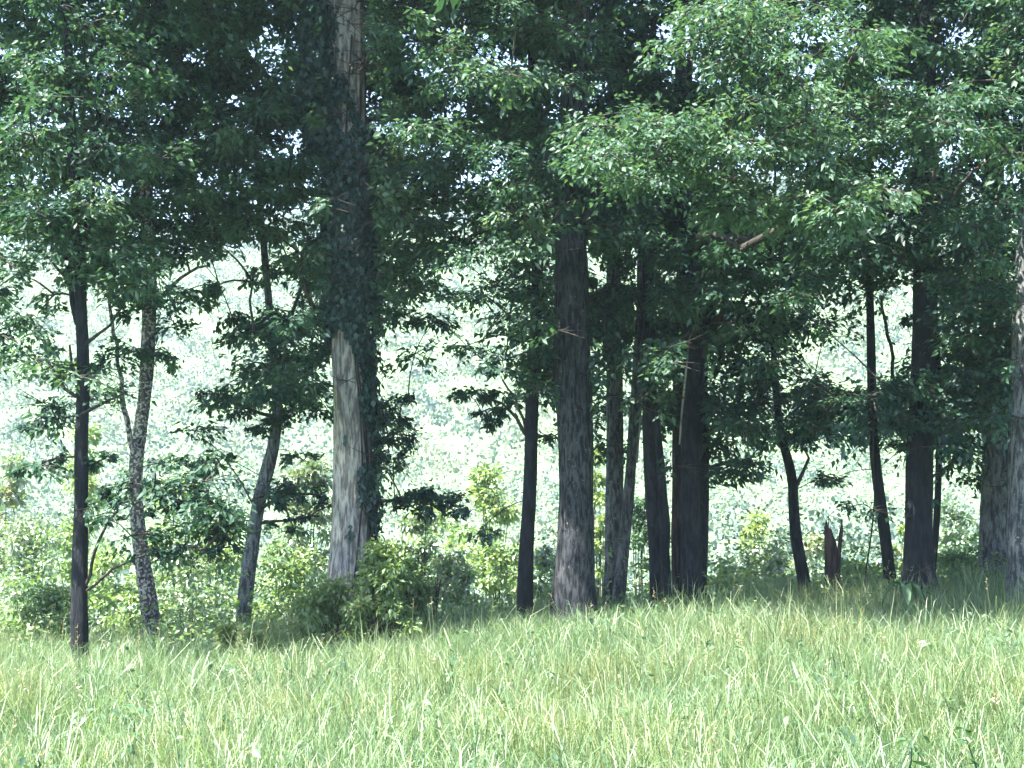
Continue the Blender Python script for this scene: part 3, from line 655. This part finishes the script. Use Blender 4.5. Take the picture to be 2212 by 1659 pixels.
# ------------------------------------------------------------------ wooded hillside far behind
def forest():
    g = Geo(); pts = []
    y = 80.0
    while y < 505:
        half = y * .36 + 22; sp_ = 5.4 + y * .006
        for x in np.arange(-half, half, sp_): pts.append((x + rng.uniform(-2, 2), y + rng.uniform(-2, 2)))
        y += sp_ * .95
    n_per = 125
    for x, y in pts:
        r = rng.uniform(2.4, 4.6); h = rng.uniform(4.5, 9.5); z = float(ground_z(x, y)) + h
        m = int(n_per * (1.3 if y < 180 else 1))
        dv = norm(rng.normal(0, 1, (m, 3))); dv[:, 2] = np.abs(dv[:, 2]) * 1.1 - .35
        lump = 1 + .25 * np.sin(dv[:, 0] * 5 + x) * np.sin(dv[:, 2] * 6 + y)
        P = np.array([x, y, z]) + dv * (r * lump * rng.uniform(.75, 1.03, m))[:, None] * [1, 1, 1.0]
        L = rng.uniform(.46, .85, m) * (.65 if y < 180 else 1); N = norm(dv + rng.normal(0, .45, (m, 3)))
        leaf_geo(g, P, norm(rng.normal(0, 1, (m, 3))), N, L, L * .7, np.clip(rng.normal(.6, .3) + rng.normal(0, .12, m), 0, 1), droop=.1, simple=True)
    print('forest trees', len(pts), 'tris', sum(len(t) for t in g.T))
    tag(g.build('forest', M['leaf_far']), 'hazy sunlit wood covering the hillside across the valley', 'forest', kind='stuff')
forest()

# ------------------------------------------------------------------ meadow grass
def blades(g, P, h, wd, lean, az, tint, facing=None, low=False):
    """bent blades of three joints (two where far off)"""
    n = len(P); d = np.stack([np.cos(az), np.sin(az), 0 * az], 1)
    fa = az + np.pi / 2 if facing is None else facing
    s = np.stack([np.cos(fa), np.sin(fa), 0 * fa], 1) * (wd / 2)[:, None]
    up = np.array([0, 0, 1.0]); H = h[:, None]; Ln = (h * lean)[:, None]
    tip = P + up * H * (1 - .25 * np.clip(lean, 0, 1.5)[:, None]) + d * Ln
    if low:
        c1 = P + up * H * .62 + d * Ln * .32
        V = np.stack([P - s, P + s, c1 - s * .9, c1 + s * .9, tip], 1)
        T = np.array([[0, 1, 3], [0, 3, 2], [2, 3, 4]])[None] + (np.arange(n) * 5)[:, None, None]
        g.add(V.reshape(-1, 3), T.reshape(-1, 3), np.repeat(tint, 5)); return
    c = [P, P + up * H * .45 + d * Ln * .18, P + up * H * .82 + d * Ln * .52, tip]
    V = np.stack([c[0] - s, c[0] + s, c[1] - s * .95, c[1] + s * .95, c[2] - s * .6, c[2] + s * .6, c[3]], 1)
    T = np.array([[0, 1, 3], [0, 3, 2], [2, 3, 5], [2, 5, 4], [4, 5, 6]])[None] + (np.arange(n) * 7)[:, None, None]
    g.add(V.reshape(-1, 3), T.reshape(-1, 3), np.repeat(tint, 7))
def meadow():
    g = Geo(); N0 = 270000
    # more blades where they show large
    y = 4.8 + (26.5 - 4.8) * rng.random(N0) ** .95
    x = rng.uniform(-1, 1, N0) * (y * .37 + 1.6)
    cl = np.array([noise.noise((float(a) * .8, float(b) * .55, 0.0)) for a, b in zip(x[::1], y[::1])])
    cl2 = np.array([noise.noise((float(a) * 3.1, float(b) * 2.6, 5.0)) for a, b in zip(x, y)])
    keep = rng.random(N0) < .72 + .5 * cl2
    x, y, cl, cl2 = x[keep], y[keep], cl[keep], cl2[keep]; n = len(x)
    P = np.stack([x, y, ground_z(x, y) - .02], 1)
    h = .45 * (1 + .40 * cl + .28 * cl2) * rng.uniform(.55, 1.25, n)
    tall = rng.random(n) < .035; h[tall] *= 1.45
    wd = rng.uniform(.004, .0082, n)
    az = rng.uniform(0, 6.283, n) * .8 + cl * 3; lean = np.abs(rng.normal(.35, .32, n))
    tint = np.clip(.47 + .5 * cl + .25 * cl2 + rng.normal(0, .17, n), 0, .97); tint[rng.random(n) < .004] = 1.0; fc = rng.uniform(0, 6.283, n)
    for fl in (False, True):
        q = (y > 10.5) == fl; blades(g, P[q], h[q], wd[q], lean[q], az[q], tint[q], facing=fc[q], low=fl)
    # broader arching blades in tufts
    m = 600; ty = 5.5 + 19 * rng.random(m); tx = rng.uniform(-1, 1, m) * (ty * .36 + 1)
    k = 12; X = np.repeat(tx, k) + rng.normal(0, .07, m * k); Y = np.repeat(ty, k) + rng.normal(0, .07, m * k)
    P = np.stack([X, Y, ground_z(X, Y) - .02], 1)
    blades(g, P, rng.uniform(.40, .72, m * k), rng.uniform(.006, .012, m * k), rng.uniform(.3, 1.1, m * k), rng.uniform(0, 6.283, m * k), np.repeat(rng.uniform(.05, .7, m), k) + rng.normal(0, .06, m * k), facing=rng.uniform(0, 6.283, m * k))
    tag(g.build('grass', M['grass']), 'tall sunlit meadow grass in front of the grove', 'grass', kind='stuff')
    print('grass tris', sum(len(t) for t in g.T))
    # ripe seed stalks and broad-leaved herbs mixed into the grass
    n = 150; y = 6 + 17 * rng.random(n); x = rng.uniform(-1, 1, n) * (y * .36 + 1); hs = Geo()
    for i in range(n):
        b = np.array([x[i], y[i], float(ground_z(x[i], y[i]))]); h = rng.uniform(.55, .85); ln = rng.normal(0, .12, 2)
        P = np.array([b, b + [ln[0] * .3, ln[1] * .3, h * .6], b + [ln[0], ln[1], h]]); V, T = tube_rings(P, [.0022, .0018, .001], 3, cap=False); hs.add(V, T, .9)
        m = 9; u = rng.uniform(.0, .16, m); Q = P[2] - (P[2] - P[1]) / (h * .4) * u[:, None]
        leaf_geo(hs, Q, norm(rng.normal(0, .5, (m, 3)) + [0, 0, .8]), norm(rng.normal(0, 1, (m, 3))), .035, .009, 1.0, simple=True)
    tag(hs.build('seed_stalks', M['grass']), 'thin straw seed stalks standing above the meadow grass', 'grass', kind='stuff')
    n = 180; y = 6 + 17 * rng.random(n); x = rng.uniform(-1, 1, n) * (y * .36 + 1); hb = Geo()
    for i in range(n):
        m = rng.integers(8, 22); c = np.array([x[i], y[i], float(ground_z(x[i], y[i])) + .1]); sp_ = rng.uniform(.06, .16)
        Q = c + rng.normal(0, 1, (m, 3)) * [sp_, sp_, .02]; Q[:, 2] = c[2] + rng.uniform(.1, .42, m)
        L = rng.uniform(.05, .09, m); leaf_geo(hb, Q, norm(rng.normal(0, 1, (m, 3)) * [1, 1, .6]), norm(rng.normal(0, .4, (m, 3)) + [0, 0, 1]), L, L * .5, np.clip(rng.normal(.08, .12, m), 0, 1))
    tag(hb.build('meadow_herbs', M['grass']), 'small broad-leaved herbs scattered through the meadow grass', 'herbs', kind='stuff')
    # dark mixed undergrowth along the crest, at the feet of the trees
    g = Geo(); n = 24000; y = 20.5 + 12 * rng.random(n) ** 1.3; x = rng.uniform(-1, 1, n) * (y * .37 + 1)
    nn = np.array([noise.noise((float(a) * .9, float(b) * .6, 9.0)) for a, b in zip(x, y)]); kp = nn > -.15; x, y, nn = x[kp], y[kp], nn[kp]; n = len(x)
    P = np.stack([x, y, ground_z(x, y) + rng.uniform(.05, .5, n) * (1 + nn) * np.clip((y - 18.5) / 3, .5, 2.2) * (1.3 - .06 * x * (x < 0) - .03 * x * (x > 0))], 1)
    L = rng.uniform(.06, .12, n); leaf_geo(g, P, norm(rng.normal(0, 1, (n, 3)) * [1, 1, .5]), norm(rng.normal(0, .5, (n, 3)) + [0, 0, 1]), L, L * .6, np.clip(rng.normal(.4, .25, n), 0, 1))
    tag(g.build('undergrowth', M['leaf_bright']), 'leafy undergrowth along the crest under the trunks', 'undergrowth', kind='stuff')
meadow()

# ------------------------------------------------------------------ single plants in the meadow
def gp(x, y, D):
    c = W(x, y, D); return np.array([c[0], D, float(ground_z(c[0], D))])
def weed(x, ytop, D, label, hgt=None, lean=0.0, nl=9, L=.09):
    b = gp(x, ytop, D); top = W(x, ytop, D)[2]; h = max(top - b[2], .3)
    root = thing('tall_weed', b, label, 'weed', 'dark weeds standing in the grass')
    z = np.linspace(0, 1, 7); P = np.stack([b[0] + lean * (1 - (1 - z) ** 1.0) * -1 + .02 * np.sin(z * 7 + x), b[1] + 0 * z, b[2] - .02 + z * h], 1); P[:, 0] += lean
    V, T = tube_rings(P, np.linspace(.007, .003, 7), 5); mesh_np('stem', V, T, M['weed'], root, {'tint': np.full(len(V), .3)})
    g = Geo(); s = rng.uniform(.45, 1, nl); Q = np.stack([np.interp(s, z, P[:, k]) for k in range(3)], 1); a = rng.uniform(0, 6.28, nl)
    D_ = np.stack([np.cos(a), np.sin(a), rng.uniform(-.3, .5, nl)], 1)
    leaf_geo(g, Q, D_, norm(rng.normal(0, .3, (nl, 3)) + [0, 0, 1]), L * rng.uniform(.7, 1.3, nl), L * .42, rng.random(nl)); g.build('foliage', M['weed'], root)
WEEDS = [
 (1097,1488,10.5,'dark weed with a curled leaf in the grass below the narrow trunk',.05),
 (980,1395,13,'thin weed in the grass below the lone hanging bough',.02),
 (1412,1500,9.0,'tall thin weed in the open grass below the twin-stemmed trunk',-.05),
 (1800,1405,12.0,'slim weed in the grass in front of the stump',.0),
 (2040,1470,9.5,'dark weed in the grass below the thick black trunk',.06),
 (1962,1585,7.2,'broad-topped weed low in the right foreground',-.04),
 (2090,1560,7.6,'leaning weed at the lower right corner',.08),
 (490,1440,12.0,'dark upright weed in the grass below the leaning trunk',.0),
 (1025,1530,8.2,'spindly weed in the grass just left of centre',.06),
 (300,1520,9.0,'small dark weed in the left foreground grass',-.05),
 (1630,1470,10.5,'dark stalk in the grass between forked trunk and crooked trunk',.03),
 (745,1400,14.0,'thin dark stalk before the ivy-clad trunk',.0),
 (2150,1430,11.5,'weed in the grass below the grey trunk',-.03),
]
for x, y, D, lab, ln in WEEDS: weed(x, y, D, lab, lean=ln)

def arch_plant(x, ytop, D, mat, label, name, cat, n, L, wd, tint, spread=.5, height=None, umbrella=False):
    """plant whose long leaves arch out from one foot"""
    b = gp(x, ytop, D); h = height or max(W(x, ytop, D)[2] - b[2], .3)
    root = thing(name, b, label, cat); 
    if umbrella:
        V, T = tube_rings(np.array([b - [0, 0, .05], b + [.01, 0, h * .5], b + [0, 0, h]]), [.012, .010, .007], 6); mesh_np('stem', V, T, M[mat], root, {'tint': np.full(len(V), .2)})
    for i in range(n):
        a = i * 2.4 + rng.uniform(-.3, .3); o = np.array([math.cos(a), math.sin(a), 0]); s = np.array([-math.sin(a), math.cos(a), 0]); K = 9
        u = np.linspace(0, 1, K); reach = L * rng.uniform(.8, 1.15)
        c = b + np.array([0, 0, h]) + o * (reach * u)[:, None] + np.array([0, 0, 1]) * (.10 * np.sin(u * 3.1) - .75 * reach * u ** 1.7)[:, None] if umbrella else b + o * (reach * u ** 1.3)[:, None] + np.array([0, 0, 1]) * (h * (1.35 * np.sin(np.minimum(u * 1.9, 1.9)) * .78 - .62 * np.maximum(u - .45, 0) ** 1.2))[:, None]
        w_ = wd * np.sin(np.pi * (u * .93 + .07)) ** .7 / 2
        V = np.concatenate([c - s * w_[:, None] + [0, 0, .02], c - [0, 0, .01], c + s * w_[:, None] + [0, 0, .02]]); T = []
        for k in range(K - 1):
            for q in (0, K): T += [[q + k, q + k + 1, q + K + k + 1], [q + k, q + K + k + 1, q + K + k]]
        mesh_np('leaf', V, np.array(T), M[mat], root, {'tint': np.full(len(V), np.clip(tint + rng.normal(0, .15), 0, 1))}, smooth=True)
    return root
arch_plant(1953, 1270, 17.5, 'broad', 'big pale broad-leaved plant with arched leaves before the black trunk', 'broadleaf_plant', 'plant', 6, .27, .12, .3, umbrella=True)
shrub('fern', 580, 1340, 1400, 110, 19.5, 'leaf_bright', 900, .12, 'yellow-green fern-like plant at the foot of the leaning trunk', 'fern', None, .95, True, None, .35)
shrub('fern', 475, 1350, 1405, 90, 18.8, 'leaf_bright', 700, .11, 'pale fern-like plant left of the leaning trunk foot', 'fern', None, .85, True, None, .35)

def tuft(x, y, D, mat, label, n, h, name='dry_tuft', spread=.10):
    b = gp(x, y, D); g = Geo(); P = b + rng.normal(0, spread, (n, 3)) * [1, 1, 0]; P[:, 2] = ground_z(P[:, 0], P[:, 1])
    blades(g, P, rng.uniform(.5, 1, n) * h, rng.uniform(.006, .012, n), np.abs(rng.normal(.5, .35, n)), rng.uniform(0, 6.28, n), rng.random(n), facing=rng.uniform(0, 6.28, n))
    tag(g.build(name, M[mat]), label, 'tuft')
tuft(965, 1640, 6.0, 'dry', 'bleached orange dry grass tuft at the bottom edge', 130, .62)
tuft(1545, 1260, 19.5, 'grass', 'pale dry grass stalks right of the forked trunk foot', 40, .85, 'dry_tuft', .22)
tuft(1475, 1270, 19.8, 'grass', 'long curling grass at the foot of the forked trunk', 50, .95, 'grass_tuft', .18)
tuft(172, 1390, 17.0, 'grass', 'long grass wrapped round the foot of the leftmost trunk', 70, .62, 'grass_tuft', .2)
tuft(1805, 1270, 20.0, 'grass', 'long grass blades at the foot of the stump', 40, .75, 'grass_tuft', .15)
tuft(2130, 1225, 18.8, 'grass', 'leafy grass clump at the foot of the grey trunk', 80, .8, 'grass_tuft', .3)
tuft(750, 1450, 11.0, 'grass', 'pale tall tuft in the grass below the ivy-clad trunk', 60, .75, 'grass_tuft', .14)
# dead twiggy stub at the meadow edge
def stub():
    b = gp(935, 1330, 21.5); root = thing('dead_stub', b, 'small dead twiggy stub at the grass edge right of the rounded bush', 'stub')
    for i in range(6):
        e = b + np.array([rng.normal(0, .12), rng.normal(0, .1), rng.uniform(.55, .95)]); V, T = tube_rings(spline(np.array([b - [0, 0, .05], (b + e) / 2 + rng.normal(0, .03, 3), e]), .12), np.linspace(.03, .008, len(spline(np.array([b, (b + e) / 2, e]), .12))) if False else np.full(1, .02).repeat(len(spline(np.array([b - [0, 0, .05], (b + e) / 2, e]), .12))), 5) if False else tube_rings(np.array([b - [0, 0, .05], (b + e) / 2 + rng.normal(0, .03, 3), e]), [.03, .02, .008], 6)
        mesh_np('stem', V, T, M['bark_brown'], root)
stub()

# ------------------------------------------------------------------ haze over the valley
def haze():
    x0, x1, y0, y1, z0, z1 = -620, 620, -420, 920, -17, 118
    V = [(x0,y0,z0),(x1,y0,z0),(x1,y1,z0),(x0,y1,z0),(x0,y0,z1),(x1,y0,z1),(x1,y1,z1),(x0,y1,z1)]
    Q = [(0,3,2,1),(4,5,6,7),(0,1,5,4),(1,2,6,5),(2,3,7,6),(3,0,4,7)]
    m = bpy.data.materials.new('haze_air'); m.use_nodes = True; t = m.node_tree; t.nodes.clear()
    v = t.nodes.new('ShaderNodeVolumePrincipled'); v.inputs['Color'].default_value = (.66, .80, 1, 1); v.inputs['Density'].default_value = .00030; v.inputs['Anisotropy'].default_value = .1
    o = t.nodes.new('ShaderNodeOutputMaterial'); t.links.new(v.outputs[0], o.inputs['Volume'])
    tag(mesh_np('haze', V, Q, m), 'thin pale haze in the valley air', 'haze', kind='stuff')
haze()
open('/tmp/tris.txt','w').write(str(sum(len(m.polygons) for m in bpy.data.meshes))); print('total tris', sum(len(m.polygons) for m in bpy.data.meshes))
